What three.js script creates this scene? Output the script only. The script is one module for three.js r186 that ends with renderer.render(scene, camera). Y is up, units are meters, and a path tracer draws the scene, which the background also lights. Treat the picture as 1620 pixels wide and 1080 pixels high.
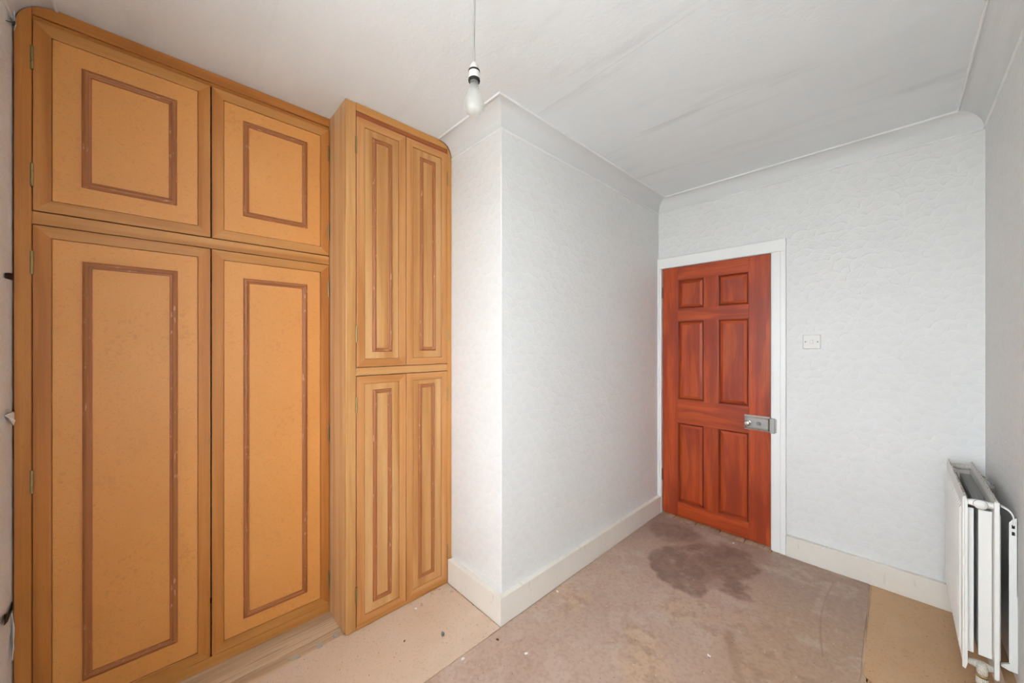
import * as THREE from 'three';
import { RoundedBoxGeometry } from 'three/addons/geometries/RoundedBoxGeometry.js';
import { mergeGeometries } from 'three/addons/utils/BufferGeometryUtils.js';

// ------------------------------------------------------------------ camera, sky, exposure
const scene = new THREE.Scene();
const YAW = 0.8106, F = 578.5;
const camera = new THREE.PerspectiveCamera(2 * Math.atan(540 / F) * 180 / Math.PI, 1.5, 0.02, 200);
camera.position.set(0, 1.378, 0);
camera.rotation.y = YAW;
camera.setViewOffset(1620, 1080, 0, -3.6, 1620, 1080);
const SKY = 1.0;
scene.background = new THREE.Color().setRGB(SKY * 0.905, SKY * 0.995, SKY * 1.08);
scene.backgroundIntensity = 14.3;
const renderer = new THREE.WebGLRenderer({ antialias: true });
renderer.toneMapping = THREE.LinearToneMapping;
renderer.toneMappingExposure = 1.0;
renderer.shadowMap.enabled = true;

// ------------------------------------------------------------------ dimensions (metres, camera at x = z = 0)
const XW = -2.0192, XT = -1.7915, XC = -1.3573, XR = 0.3045;
const ZC = -1.2168, ZD = -2.9617, ZS = -0.6203, ZF = 0.3663, HC = 2.5406;
const COVE = 0.086, SK_H = 0.131, SK_T = 0.030;

// ------------------------------------------------------------------ helpers
function rng(seed) { let s = seed | 0; return () => { s = (s + 0x6d2b79f5) | 0; let t = Math.imul(s ^ (s >>> 15), 1 | s); t = (t + Math.imul(t ^ (t >>> 7), 61 | t)) ^ t; return ((t ^ (t >>> 14)) >>> 0) / 4294967296; }; }
const hash = (x, y, s) => { let h = Math.imul(x, 374761393) + Math.imul(y, 668265263) + Math.imul(s, 1274126177); h = Math.imul(h ^ (h >>> 13), 1274126177); return ((h ^ (h >>> 16)) >>> 0) / 4294967296; };
function vnoise(x, y, px, py, s) {            // value noise that repeats every px by py cells
  const ix = Math.floor(x), iy = Math.floor(y), fx = x - ix, fy = y - iy;
  const u = fx * fx * (3 - 2 * fx), v = fy * fy * (3 - 2 * fy), m = (a, n) => ((a % n) + n) % n;
  const x0 = m(ix, px), x1 = m(ix + 1, px), y0 = m(iy, py), y1 = m(iy + 1, py);
  const a = hash(x0, y0, s), b = hash(x1, y0, s), c = hash(x0, y1, s), d = hash(x1, y1, s);
  return a + (b - a) * u + (c - a) * v + (a - b - c + d) * u * v;
}
function fbm(u, v, fx, fy, oct, s) {          // u, v in 0..1; tileable
  let sum = 0, amp = 0.5, tot = 0;
  for (let o = 0; o < oct; o++) { sum += amp * vnoise(u * fx, v * fy, fx, fy, s + o * 17); tot += amp; amp *= 0.5; fx *= 2; fy *= 2; }
  return sum / tot;
}
const clamp = (x, a = 0, b = 1) => Math.min(b, Math.max(a, x));
const sstep = (a, b, x) => { const t = clamp((x - a) / (b - a)); return t * t * (3 - 2 * t); };
const mix3 = (a, b, t) => [a[0] + (b[0] - a[0]) * t, a[1] + (b[1] - a[1]) * t, a[2] + (b[2] - a[2]) * t];
// texture of W by H pixels covering sw by sh metres, f(u, v) -> [r, g, b] in 0..255
function tex(W, H, sw, sh, f, srgb = true, ox = 0, oy = 0, repeat = true) {
  const d = new Uint8Array(W * H * 4);
  for (let y = 0; y < H; y++) for (let x = 0; x < W; x++) {
    const c = f((x + 0.5) / W, (y + 0.5) / H), i = (y * W + x) * 4;
    d[i] = clamp(c[0], 0, 255); d[i + 1] = clamp(c[1], 0, 255); d[i + 2] = clamp(c[2], 0, 255); d[i + 3] = 255;
  }
  const t = new THREE.DataTexture(d, W, H, THREE.RGBAFormat);
  t.magFilter = THREE.LinearFilter; t.minFilter = THREE.LinearMipmapLinearFilter; t.generateMipmaps = true;
  t.wrapS = t.wrapT = repeat ? THREE.RepeatWrapping : THREE.ClampToEdgeWrapping;
  if (srgb) t.colorSpace = THREE.SRGBColorSpace;
  t.repeat.set(1 / sw, 1 / sh); t.offset.set(-ox / sw, -oy / sh); t.needsUpdate = true;
  return t;
}
const grey = (g) => [g, g, g];
const std = (o) => new THREE.MeshStandardMaterial({ side: THREE.DoubleSide, ...o });

// uv in metres from positions: each triangle is unwrapped along its main axis, the grain (v) along the given axis
const AX = { x: 0, y: 1, z: 2 };
function uvm(geo, grain = 'y', ou = 0, ov = 0) {
  const g = geo.index ? geo.toNonIndexed() : geo, p = g.attributes.position, uv = new Float32Array(p.count * 2), G = AX[grain];
  const a = new THREE.Vector3(), b = new THREE.Vector3(), c = new THREE.Vector3();
  for (let i = 0; i < p.count; i += 3) {
    a.fromBufferAttribute(p, i); b.fromBufferAttribute(p, i + 1); c.fromBufferAttribute(p, i + 2);
    const n = b.clone().sub(a).cross(c.clone().sub(a)), w = [Math.abs(n.x), Math.abs(n.y), Math.abs(n.z)];
    const N = w[0] >= w[1] && w[0] >= w[2] ? 0 : w[1] >= w[2] ? 1 : 2;
    const rest = [0, 1, 2].filter((k) => k !== N), V = rest.includes(G) ? G : rest[1], U = rest.find((k) => k !== V);
    [a, b, c].forEach((q, k) => { const e = [q.x, q.y, q.z]; uv[(i + k) * 2] = e[U] + ou; uv[(i + k) * 2 + 1] = e[V] + ov; });
  }
  g.setAttribute('uv', new THREE.BufferAttribute(uv, 2));
  return g;
}
const R = rng(7);
// a box from corner to corner with softly rounded edges
function bx(x0, x1, y0, y1, z0, z1, grain = 'y', r = 0.0015, seg = 1) {
  const w = Math.abs(x1 - x0), h = Math.abs(y1 - y0), d = Math.abs(z1 - z0), rr = Math.min(r, w / 2.2, h / 2.2, d / 2.2);
  let g = rr > 0 ? new RoundedBoxGeometry(w, h, d, seg, rr) : new THREE.BoxGeometry(w, h, d);
  g.translate((x0 + x1) / 2, (y0 + y1) / 2, (z0 + z1) / 2);
  return uvm(g, grain, Math.floor(R() * 1000) / 331, Math.floor(R() * 1000) / 173);
}
// four mitred sides of a rectangular frame; profile = [inset, height] pairs; returns [bottom, right, top, left]
function mitred(a0, a1, b0, b1, profile, z = 0) {
  return [0, 1, 2, 3].map((s) => {
    const P = [], U = [], off = R() * 3, offv = R() * 3;
    const corner = (k, i, h) => { const c = [[a0 + i, b0 + i], [a1 - i, b0 + i], [a1 - i, b1 - i], [a0 + i, b1 - i]][k % 4]; return [c[0], c[1], z + h]; };
    let arc = 0;
    for (let k = 0; k + 1 < profile.length; k++) {
      const [i0, h0] = profile[k], [i1, h1] = profile[k + 1], d = Math.hypot(i1 - i0, h1 - h0);
      const A = corner(s, i0, h0), B = corner(s + 1, i0, h0), C = corner(s + 1, i1, h1), D = corner(s, i1, h1);
      const run = (q) => q[s % 2 ? 1 : 0] + offv, u0 = arc + off, u1 = arc + d + off;
      for (const [q, u] of [[A, u0], [B, u0], [C, u1], [A, u0], [C, u1], [D, u1]]) { P.push(...q); U.push(u, run(q)); }
      arc += d;
    }
    const g = new THREE.BufferGeometry();
    g.setAttribute('position', new THREE.Float32BufferAttribute(P, 3));
    g.setAttribute('uv', new THREE.Float32BufferAttribute(U, 2));
    g.computeVertexNormals();
    return g;
  });
}
const used = new Map();
function numbered(name) { const n = used.get(name) ?? 0; used.set(name, n + 1); return n ? name + '_' + String(n).padStart(3, '0') : name; }
function mesh(name, geo, mat, parent) {
  const m = new THREE.Mesh(Array.isArray(geo) ? mergeGeometries(geo.map((g) => (g.index ? g.toNonIndexed() : g))) : geo, mat);
  m.name = numbered(name); m.castShadow = m.receiveShadow = true;
  (parent ?? scene).add(m);
  return m;
}
function tag(o, label, category, { group, kind } = {}) {
  o.userData.label = label;
  if (category) o.userData.category = category;
  if (group) o.userData.group = group;
  if (kind) o.userData.kind = kind;
  return o;
}
function thing(name, label, category, pos = [0, 0, 0], turn = 0, more = {}) {
  const o = new THREE.Group(); o.name = numbered(name); o.position.set(...pos); o.rotation.y = turn; scene.add(o);
  return tag(o, label, category, more);
}
const S = { kind: 'structure' };

// ------------------------------------------------------------------ materials
// embossed wallpaper: overlapping brushed fans
function fanCanvas() {
  const N = 1024, cv = document.createElement('canvas'); cv.width = cv.height = N;
  const c = cv.getContext('2d'), r = rng(11), span = 0.6, px = N / span;
  c.fillStyle = 'rgb(120,120,120)'; c.fillRect(0, 0, N, N);
  const rows = 14, cols = 10;
  for (let j = 0; j < rows; j++) for (let i = 0; i < cols; i++) {
    const x = ((i + (j % 2) * 0.5 + (r() - 0.5) * 0.5) / cols) * N, y = ((j + (r() - 0.5) * 0.5) / rows) * N, rad = (0.040 + r() * 0.022) * px, tilt = (r() - 0.5) * 1.5;
    const tone = 100 + r() * 30;
    for (const dx of [-N, 0, N]) for (const dy of [-N, 0, N]) {
      const X = x + dx, Y = y + dy;
      if (X < -rad * 1.2 || X > N + rad * 1.2 || Y < -rad * 1.2 || Y > N + rad * 1.2) continue;
      c.save(); c.translate(X, Y); c.rotate(tilt);
      c.beginPath(); c.arc(0, 0, rad, Math.PI, 2 * Math.PI); c.closePath();
      const g = c.createRadialGradient(0, 0, 0, 0, 0, rad);
      g.addColorStop(0, `rgb(${tone - 35},${tone - 35},${tone - 35})`); g.addColorStop(0.85, `rgb(${tone + 30},${tone + 30},${tone + 30})`); g.addColorStop(1, `rgb(${tone + 75},${tone + 75},${tone + 75})`);
      c.fillStyle = g; c.fill();
      for (let k = 1; k < 8; k++) {
        c.beginPath(); c.arc(0, 0, rad * k / 8, Math.PI * (1 + 0.06 * hash(k, i, j)), Math.PI * (2 - 0.08 * hash(k, j, i)));
        c.strokeStyle = k % 2 ? 'rgba(225,225,225,0.45)' : 'rgba(50,50,50,0.35)'; c.lineWidth = 2.2; c.stroke();
      }
      c.restore();
    }
  }
  const img = c.getImageData(0, 0, N, N).data;
  return tex(N, N, span, span, (u, v) => {
    const x = Math.min(N - 1, Math.floor(u * N)), y = Math.min(N - 1, Math.floor(v * N)), g = img[((N - 1 - y) * N + x) * 4];
    return grey(g * 0.8 + 50 * fbm(u, v, 90, 90, 3, 5));
  }, false);
}
const paperBump = fanCanvas();
const paperColor = (() => {            // relief shading put into the colour: hollows darker, plus random tone
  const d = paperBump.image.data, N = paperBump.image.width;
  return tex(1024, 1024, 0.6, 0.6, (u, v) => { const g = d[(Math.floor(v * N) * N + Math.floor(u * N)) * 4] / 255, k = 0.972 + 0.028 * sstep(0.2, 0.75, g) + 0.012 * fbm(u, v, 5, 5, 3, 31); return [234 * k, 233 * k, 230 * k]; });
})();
const M = {};
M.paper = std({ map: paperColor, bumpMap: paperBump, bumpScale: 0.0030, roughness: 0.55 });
const ceilBump = tex(512, 512, 0.5, 0.5, (u, v) => grey(255 * (0.6 * fbm(u, v, 60, 60, 3, 3) + 0.4 * fbm(u, v, 20, 26, 2, 9))), false);
const ceilColor = tex(1024, 1024, 3.0, 3.4, (u, v) => {
  const x = -2.65 + u * 3.0, z = -3.0 + v * 3.4;
  let k = 0.985 + 0.03 * (fbm(u, v, 7, 7, 5, 77) - 0.5);
  const streak = fbm(u, v, 10, 70, 4, 55), patch = fbm(u, v, 5, 9, 4, 91);
  // grubby bands beside the paper seams, and the open seams themselves
  for (const [zs, w, a, xa, xb, deep] of [[-1.355, 0.05, 0.07, -1.35, -0.4, 0.10], [-1.915, 0.06, 0.05, -1.1, -0.3, 0.13], [-2.46, 0.10, 0.05, -1.3, 0.3, 0.05], [-0.80, 0.08, 0.025, -2.0, -0.6, 0.02], [-0.25, 0.06, 0.02, -2, -0.4, 0.02]]) {
    const d = z - zs + 0.07 * (x + 0.8) * (zs < -1.5 ? 0.9 : -0.6), on = sstep(xa - 0.15, xa + 0.1, x) * sstep(xb + 0.15, xb - 0.1, x);
    k -= a * Math.exp(-(d * d) / (w * w)) * sstep(0.40, 0.66, streak) * on;
    k -= deep * Math.exp(-(d * d) / 0.000010) * on * sstep(0.42, 0.55, fbm(u, v, 12, 2, 3, 13));
  }
  k -= 0.045 * sstep(0.55, 0.78, streak) * sstep(0.45, 0.65, patch);
  if (x > -0.35) k -= 0.05 * sstep(0.42, 0.66, patch) * sstep(-0.35, 0.1, x);
  k = 1 - (1 - k) * 0.45; return [239 * k, 242 * k, 242 * k];
}, true, -2.65, -3.0);
M.ceiling = std({ map: ceilColor, bumpMap: ceilBump, bumpScale: 0.0008, roughness: 0.85 });
M.cove = std({ color: new THREE.Color('#e2e2e0'), roughness: 0.6 });
M.bead = std({ color: new THREE.Color('#f2f2f0'), roughness: 0.4 });
M.gloss = std({ color: new THREE.Color('#f4f3f0'), roughness: 0.32 });
const skirtCol = tex(512, 512, 1.2, 0.5, (u, v) => { const n = fbm(u, v, 5, 5, 5, 41), s = sstep(0.7, 0.82, fbm(u, v, 22, 22, 3, 8)); return mix3([238 - 8 * n, 231 - 8 * n, 221 - 10 * n], [196, 188, 174], 0.25 * s); });
M.skirt = std({ map: skirtCol, roughness: 0.35 });

// varnished fibreboard door sheets
const sheetCol = tex(1024, 1024, 0.6, 0.9, (u, v) => {
  const big = fbm(u, v, 3, 3, 4, 101), fleck = fbm(u, v, 120, 260, 3, 7), mott = fbm(u, v, 40, 60, 3, 19);
  let c = mix3([222, 149, 70], [230, 159, 84], big);
  c = mix3(c, [168, 98, 36], 0.22 * sstep(0.62, 0.85, fleck) + 0.14 * sstep(0.60, 0.76, mott) * sstep(0.45, 0.7, fbm(u, v, 4, 5, 3, 61)));
  return c;
});
M.sheet = new THREE.MeshPhysicalMaterial({ side: THREE.DoubleSide, clearcoat: 0.5, clearcoatRoughness: 0.45, map: sheetCol, roughness: 0.5, bumpMap: tex(256, 256, 0.12, 0.12, (u, v) => grey(255 * fbm(u, v, 40, 40, 3, 12)), false), bumpScale: 0.00025 });
function woodTex(dark, mid, light, seed, ws = 0.35, hs = 1.4, ray = 0.2) {
  return tex(512, 1024, ws, hs, (u, v) => {
    const warp = 0.05 * (fbm(u, v, 3, 3, 3, seed + 3) - 0.5);
    const band = fbm(u + warp, v, 14, 2, 4, seed), fine = fbm(u + warp, v, 110, 6, 3, seed + 40), fleck = fbm(u, v, 160, 50, 2, seed + 80);
    let c = band < 0.5 ? mix3(dark, mid, sstep(0.25, 0.5, band)) : mix3(mid, light, sstep(0.5, 0.75, band));
    c = mix3(c, dark, ray * sstep(0.5, 0.8, fine));
    return mix3(c, dark, 0.25 * sstep(0.66, 0.85, fleck));
  });
}
const honeyTex = woodTex([186, 122, 58], [202, 140, 74], [210, 150, 86], 200);
M.honey = std({ map: honeyTex, roughness: 0.36 });
M.honeyDeep = std({ map: woodTex([176, 108, 46], [194, 123, 56], [202, 134, 66], 260), roughness: 0.42 });
const paleTex = woodTex([208, 156, 102], [218, 172, 122], [226, 184, 138], 230);
M.pale = std({ map: paleTex, roughness: 0.45 });
M.straw = std({ map: woodTex([188, 132, 74], [204, 150, 92], [214, 162, 106], 235), roughness: 0.42 });
M.lipTall = std({ map: woodTex([182, 118, 60], [198, 136, 78], [206, 148, 92], 245), roughness: 0.4 });
M.slim = std({ map: woodTex([184, 126, 68], [202, 149, 92], [212, 164, 110], 290, 0.7, 2.2, 0.1), roughness: 0.42 });
const mouldTex = tex(512, 1024, 0.3, 1.1, (u, v) => {
  const n = fbm(u, v, 60, 4, 4, 301), wear = sstep(0.70, 0.82, fbm(u, v, 30, 34, 4, 311));
  return mix3(mix3([156, 92, 48], [182, 116, 68], n), [222, 176, 146], 0.6 * wear);
});
M.mould = std({ map: mouldTex, roughness: 0.42 });
M.red = std({ map: woodTex([132, 62, 24], [152, 76, 34], [166, 92, 46], 320), roughness: 0.45 });
M.brass = std({ color: new THREE.Color().setRGB(0.40, 0.30, 0.13), metalness: 0.85, roughness: 0.42 });
M.dark = std({ color: new THREE.Color('#1c1712'), roughness: 0.9 });

// red-stained softwood of the door
const redTex = tex(1024, 1024, 0.5, 1.4, (u, v) => {
  const warp = 0.10 * (fbm(u, v, 3, 4, 4, 403) - 0.5);
  const band = fbm(u + warp, v, 12, 2, 5, 400), fine = fbm(u + warp * 0.6, v, 120, 5, 3, 440), blot = fbm(u, v, 5, 4, 4, 470);
  let c = mix3([158, 56, 20], [192, 80, 34], sstep(0.3, 0.68, band));
  c = mix3(c, [138, 48, 26], 0.6 * sstep(0.48, 0.72, blot));
  c = mix3(c, [206, 98, 36], 0.45 * sstep(0.58, 0.72, fbm(u + warp, v, 7, 2, 4, 480)));
  return mix3(c, [120, 36, 16], 0.28 * sstep(0.52, 0.8, fine));
});
M.door = std({ map: redTex, roughness: 0.36 });
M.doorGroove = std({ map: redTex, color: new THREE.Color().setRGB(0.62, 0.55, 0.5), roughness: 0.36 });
M.chrome = std({ color: new THREE.Color().setRGB(0.36, 0.355, 0.34), metalness: 0.9, roughness: 0.36, bumpMap: tex(128, 128, 0.06, 0.06, (u, v) => grey(255 * fbm(u, v, 10, 10, 3, 71)), false), bumpScale: 0.0008 });
M.polished = std({ color: new THREE.Color().setRGB(0.75, 0.74, 0.72), metalness: 1, roughness: 0.16 });
M.plastic = std({ color: new THREE.Color('#e6e4df'), roughness: 0.35 });
M.holder = std({ color: new THREE.Color('#d6d3cd'), roughness: 0.35 });
M.flex = std({ color: new THREE.Color('#a5a29d'), roughness: 0.6 });
M.screw = std({ color: new THREE.Color('#77736c'), metalness: 0.6, roughness: 0.5 });

// boards and sheets underfoot
const boardTex = tex(512, 1024, 0.6, 1.6, (u, v) => {
  const warp = 0.05 * (fbm(u, v, 3, 3, 3, 503) - 0.5), band = fbm(u + warp, v, 18, 2, 4, 500), fine = fbm(u + warp, v, 130, 6, 3, 540);
  let c = mix3([190, 158, 124], [216, 188, 154], sstep(0.25, 0.75, band));
  c = mix3(c, [138, 114, 92], 0.5 * sstep(0.55, 0.8, fine));
  return mix3(c, [164, 148, 128], 0.5 * sstep(0.5, 0.75, fbm(u, v, 5, 8, 4, 560)));
});
M.board = std({ map: boardTex, roughness: 0.75 });
M.sub = std({ color: new THREE.Color('#2b231d'), roughness: 0.95 });
// brown hardboard, its own stain map (x -1.32..-0.10, z -2.93..0.34)
const HB = { x0: -1.325, x1: -0.1, z0: -2.94, z1: 0.35 };
const hbTex = tex(1024, 2048, HB.x1 - HB.x0, HB.z1 - HB.z0, (u, v) => {
  const x = HB.x0 + u * (HB.x1 - HB.x0), z = HB.z0 + v * (HB.z1 - HB.z0);
  const n = fbm(u, v, 5, 13, 5, 601), f = fbm(u, v, 110, 300, 3, 611), m = fbm(u, v, 26, 70, 4, 621);
  let c = mix3([180, 150, 133], [193, 166, 148], n);
  const blot = fbm(u, v, 14, 38, 5, 631), big = fbm(u, v, 4, 10, 5, 636);
  // the varnish worn to tan in front of the chimney corner
  c = mix3(c, [200, 168, 138], 0.7 * sstep(0.45, 0.62, big) * sstep(-2.4, -1.7, z));
  // the right and far part is darker and yellower
  c = mix3(c, [176, 145, 118], 0.8 * sstep(-0.66, -0.34, x + 0.2 * (n - 0.5)) * sstep(-1.0, -1.9, z));
  c = mix3(c, [160, 134, 120], 0.7 * sstep(-2.2, -2.75, z + 0.2 * (n - 0.5)));
  // the wide dark stain by the door, with a paler tide mark
  const w = 0.55 * (fbm(u, v, 6, 15, 5, 641) - 0.5), dx = x + 0.84, dz = z + 2.40;
  const a = Math.hypot((dx * 0.80 + dz * 0.60) / 0.27, (-dx * 0.60 + dz * 0.80) / 0.37) + w * 1.7, b = Math.hypot((x + 1.12) / 0.16, (z + 2.70) / 0.17) + w * 1.8;
  const st = Math.max(1 - sstep(0.86, 1.0, a), 0.85 * (1 - sstep(0.6, 1.1, b)));
  c = mix3(c, mix3([124, 98, 86], [146, 117, 102], sstep(0.3, 0.7, m)), 0.82 * st);
  c = mix3(c, [188, 170, 156], 0.5 * Math.exp(-(((a - 1.2) / 0.13) ** 2)) * sstep(0.42, 0.6, blot) * (1 - st));
  c = mix3(c, [190, 172, 158], 0.4 * Math.exp(-((((x + 0.72) * 0.6 + (z + 1.86)) / 0.10) ** 2)) * sstep(-1.0, -0.8, x) * sstep(-0.35, -0.55, x) * sstep(0.3, 0.5, blot));
  // rubbed pale patches and worn dark grain
  c = mix3(c, [208, 188, 174], 0.30 * sstep(0.54, 0.72, blot));
  c = mix3(c, [146, 118, 98], 0.36 * sstep(0.52, 0.74, m) * sstep(0.4, 0.6, big) + 0.20 * sstep(0.5, 0.74, f));
  c = mix3(c, [208, 184, 166], 0.12 * sstep(0.5, 0.3, f));
  for (const [ax, az, bx2, bz, wd] of [[-0.55, -1.95, -0.32, -1.55, 0.02], [-0.30, -2.55, -0.55, -2.15, 0.005], [-0.9, -1.5, -1.2, -1.2, 0.004], [-0.25, -2.8, -0.22, -2.1, 0.004]]) {
    const ex = bx2 - ax, ez = bz - az, t = clamp(((x - ax) * ex + (z - az) * ez) / (ex * ex + ez * ez)), d = Math.hypot(x - ax - ex * t + 0.03 * Math.sin(t * 3), z - az - ez * t);
    c = mix3(c, [148, 116, 92], 0.5 * Math.exp(-((d / wd) ** 2)));
  }
  const sp = hash(Math.floor(u * 300), Math.floor(v * 800), 691), fx = u * 300 % 1 - 0.5, fy = v * 800 % 1 - 0.5;
  if (sp > 0.9986 && fx * fx + fy * fy < 0.2) c = [225, 220, 214];
  if (sp < 0.0008 && fx * fx + fy * fy < 0.2) c = [96, 72, 54];
  return c;
}, true, HB.x0, HB.z0, false);
M.brownBoard = std({ map: hbTex, roughness: 0.5 });
const tanTex = (seed, a, b, stains) => tex(512, 1024, 0.6, 1.4, (u, v) => {
  const n = fbm(u, v, 4, 8, 5, seed), f = fbm(u, v, 120, 280, 3, seed + 11), m = fbm(u, v, 18, 40, 4, seed + 21);
  let c = mix3(a, b, n);
  c = mix3(c, [a[0] * 0.8, a[1] * 0.74, a[2] * 0.68], 0.3 * sstep(0.6, 0.8, f) + stains * sstep(0.66, 0.76, m) * sstep(0.5, 0.62, fbm(u, v, 3, 5, 3, seed + 31)));
  c = mix3(c, [222, 204, 190], stains * 0.7 * sstep(0.58, 0.72, fbm(u, v, 4, 6, 4, seed + 41)));
  const sp = hash(Math.floor(u * 120), Math.floor(v * 280), seed + 51), fx = u * 120 % 1 - 0.5, fy = v * 280 % 1 - 0.5;
  if (sp > 0.9985 && fx * fx + fy * fy < 0.12) c = [70, 58, 50];
  return c;
});
M.tanLeft = std({ map: tanTex(700, [210, 181, 154], [220, 197, 176], 0.45), roughness: 0.5 });
M.tanRight = std({ map: tanTex(760, [196, 156, 114], [206, 167, 126], 0.10), roughness: 0.5 });
M.radiator = std({ color: new THREE.Color('#e8e6e0'), roughness: 0.38 });
M.dusty = std({ map: tex(256, 256, 0.2, 0.2, (u, v) => { const n = fbm(u, v, 12, 12, 4, 801); return mix3([120, 116, 108], [176, 172, 164], n); }), roughness: 0.8 });
M.grubby = std({ map: tex(256, 256, 0.15, 0.15, (u, v) => { const n = sstep(0.45, 0.7, fbm(u, v, 12, 12, 4, 821)); return mix3([214, 209, 198], [150, 138, 120], n); }), roughness: 0.45 });
M.copper = std({ map: tex(128, 128, 0.1, 0.1, (u, v) => mix3([150, 92, 62], [112, 74, 56], fbm(u, v, 8, 8, 4, 841))), metalness: 0.4, roughness: 0.55 });
M.glass = new THREE.MeshPhysicalMaterial({ color: 0xffffff, transmission: 1, thickness: 0, roughness: 0, ior: 1.5, side: THREE.DoubleSide });
M.bulb = new THREE.MeshPhysicalMaterial({ color: new THREE.Color('#efeeea'), transmission: 0.76, thickness: 0, roughness: 0.30, ior: 1.5, side: THREE.DoubleSide });
M.paperTorn = std({ color: new THREE.Color('#efeeea'), roughness: 0.8 });
M.black = std({ color: new THREE.Color('#191512'), roughness: 0.8 });
M.ground = std({ color: new THREE.Color().setRGB(0.60, 0.59, 0.56), roughness: 0.95 });

// ------------------------------------------------------------------ the room shell
const XL = -2.62, OUT = 0.22;
{ // floor: subfloor carrying boards that run towards the door
  const floor = tag(mesh('floor', bx(XL - 0.1, XR + 0.1, -0.2, -0.032, ZD - 0.1, ZF + 0.1, 'z', 0), M.sub), 'timber floor of old grey-brown boards under hardboard sheets', 'floor', S);
  const edges = []; for (let k = -4; k <= 12; k++) edges.push(-1.872 + k * 0.1625);
  edges.forEach((e, k) => {
    const x0 = e + 0.0022, x1 = Math.min(e + 0.1625 - 0.0022, XR), far = e < XC - 0.15 ? ZC : e > -1.40 && e < -0.6 ? ZD - 0.058 : ZD + 0.002;
    const dy = -0.0042 - 0.0008 * R();
    if (x0 > XR - 0.02) return;
    mesh('plank', bx(Math.max(x0, XL), x1, -0.032, dy, far, ZF, 'z', 0.002), M.board, floor);
  });
}
tag(mesh('ceiling', bx(XL - 0.1, XR + 0.1, HC, HC + 0.15, ZD - 0.1, ZF + OUT, 'z', 0).translate(0, 0, 0), M.ceiling), 'off-white textured ceiling with grubby streaks along its seams', 'ceiling', S);
{ const g = scene.getObjectByName('ceiling').geometry, p = g.attributes.position, uv = g.attributes.uv; for (let i = 0; i < p.count; i++) uv.setXY(i, p.getX(i), p.getZ(i)); }
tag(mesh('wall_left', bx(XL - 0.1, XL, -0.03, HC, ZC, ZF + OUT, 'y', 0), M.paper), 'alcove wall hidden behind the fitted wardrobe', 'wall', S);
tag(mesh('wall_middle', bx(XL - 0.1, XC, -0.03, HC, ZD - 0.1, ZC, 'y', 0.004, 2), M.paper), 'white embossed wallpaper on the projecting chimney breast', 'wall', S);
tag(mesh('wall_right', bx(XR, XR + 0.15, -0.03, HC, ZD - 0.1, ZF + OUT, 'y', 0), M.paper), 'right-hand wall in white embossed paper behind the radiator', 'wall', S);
// door: opening from x DX0 to DX1
const DX0 = -1.327, DX1 = -0.580, DTOP = 1.988;
{
  const sh = new THREE.Shape([[XC, -0.03], [DX0, -0.03], [DX0, DTOP], [DX1, DTOP], [DX1, -0.03], [XR, -0.03], [XR, HC], [XC, HC]].map((q) => new THREE.Vector2(...q)));
  const front = new THREE.ExtrudeGeometry(sh, { depth: 0.06, bevelEnabled: false }); front.translate(0, 0, ZD - 0.06);
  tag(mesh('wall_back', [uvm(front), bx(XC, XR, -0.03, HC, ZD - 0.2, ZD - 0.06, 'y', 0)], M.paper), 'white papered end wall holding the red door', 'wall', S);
}
const WX0 = -0.92, WX1 = 0.27, WY0 = 0.66, WY1 = 2.27;
{
  const sh = new THREE.Shape([[XL - 0.1, -0.03], [XR + 0.15, -0.03], [XR + 0.15, HC], [XL - 0.1, HC]].map((q) => new THREE.Vector2(...q)));
  sh.holes.push(new THREE.Path([[WX0, WY0], [WX0, WY1], [WX1, WY1], [WX1, WY0]].map((q) => new THREE.Vector2(...q))));
  const g = new THREE.ExtrudeGeometry(sh, { depth: OUT, bevelEnabled: false }); g.translate(0, 0, ZF);
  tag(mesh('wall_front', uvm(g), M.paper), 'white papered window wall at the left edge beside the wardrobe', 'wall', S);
  // the window itself, behind the camera
  const w = thing('window_1', 'white framed two-pane window behind the camera', 'window', [(WX0 + WX1) / 2, WY0, ZF + 0.14], 0, S);
  const hw = (WX1 - WX0) / 2, hh = WY1 - WY0;
  mitred(-hw, hw, 0, hh, [[0, -0.03], [0, 0.03], [0.045, 0.03], [0.045, -0.03]]).forEach((q) => mesh('window_frame', q, M.gloss, w));
  mesh('mullion', bx(-0.03, 0.03, 0.045, hh - 0.045, -0.03, 0.03), M.gloss, w);
  for (const s of [-1, 1]) mesh('pane', bx(s > 0 ? 0.03 : -hw + 0.045, s > 0 ? hw - 0.045 : -0.03, 0.045, hh - 0.045, -0.001, 0.001, 'y', 0).translate(0, 0, 0), M.glass, w);
  mesh('window_sill', bx(-hw - 0.05, hw + 0.05, -0.028, -0.001, -0.19, -0.03, 'x', 0.006, 2), M.gloss, w);
}
tag(mesh('ground', bx(-60, 60, -3.3, -3.2, 0.7, 90, 'z', 0), M.ground), 'unseen ground outside below the window, made pale to bounce light indoors', 'ground', S);  // unseen; its paleness is chosen to throw more daylight onto the ceiling

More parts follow.
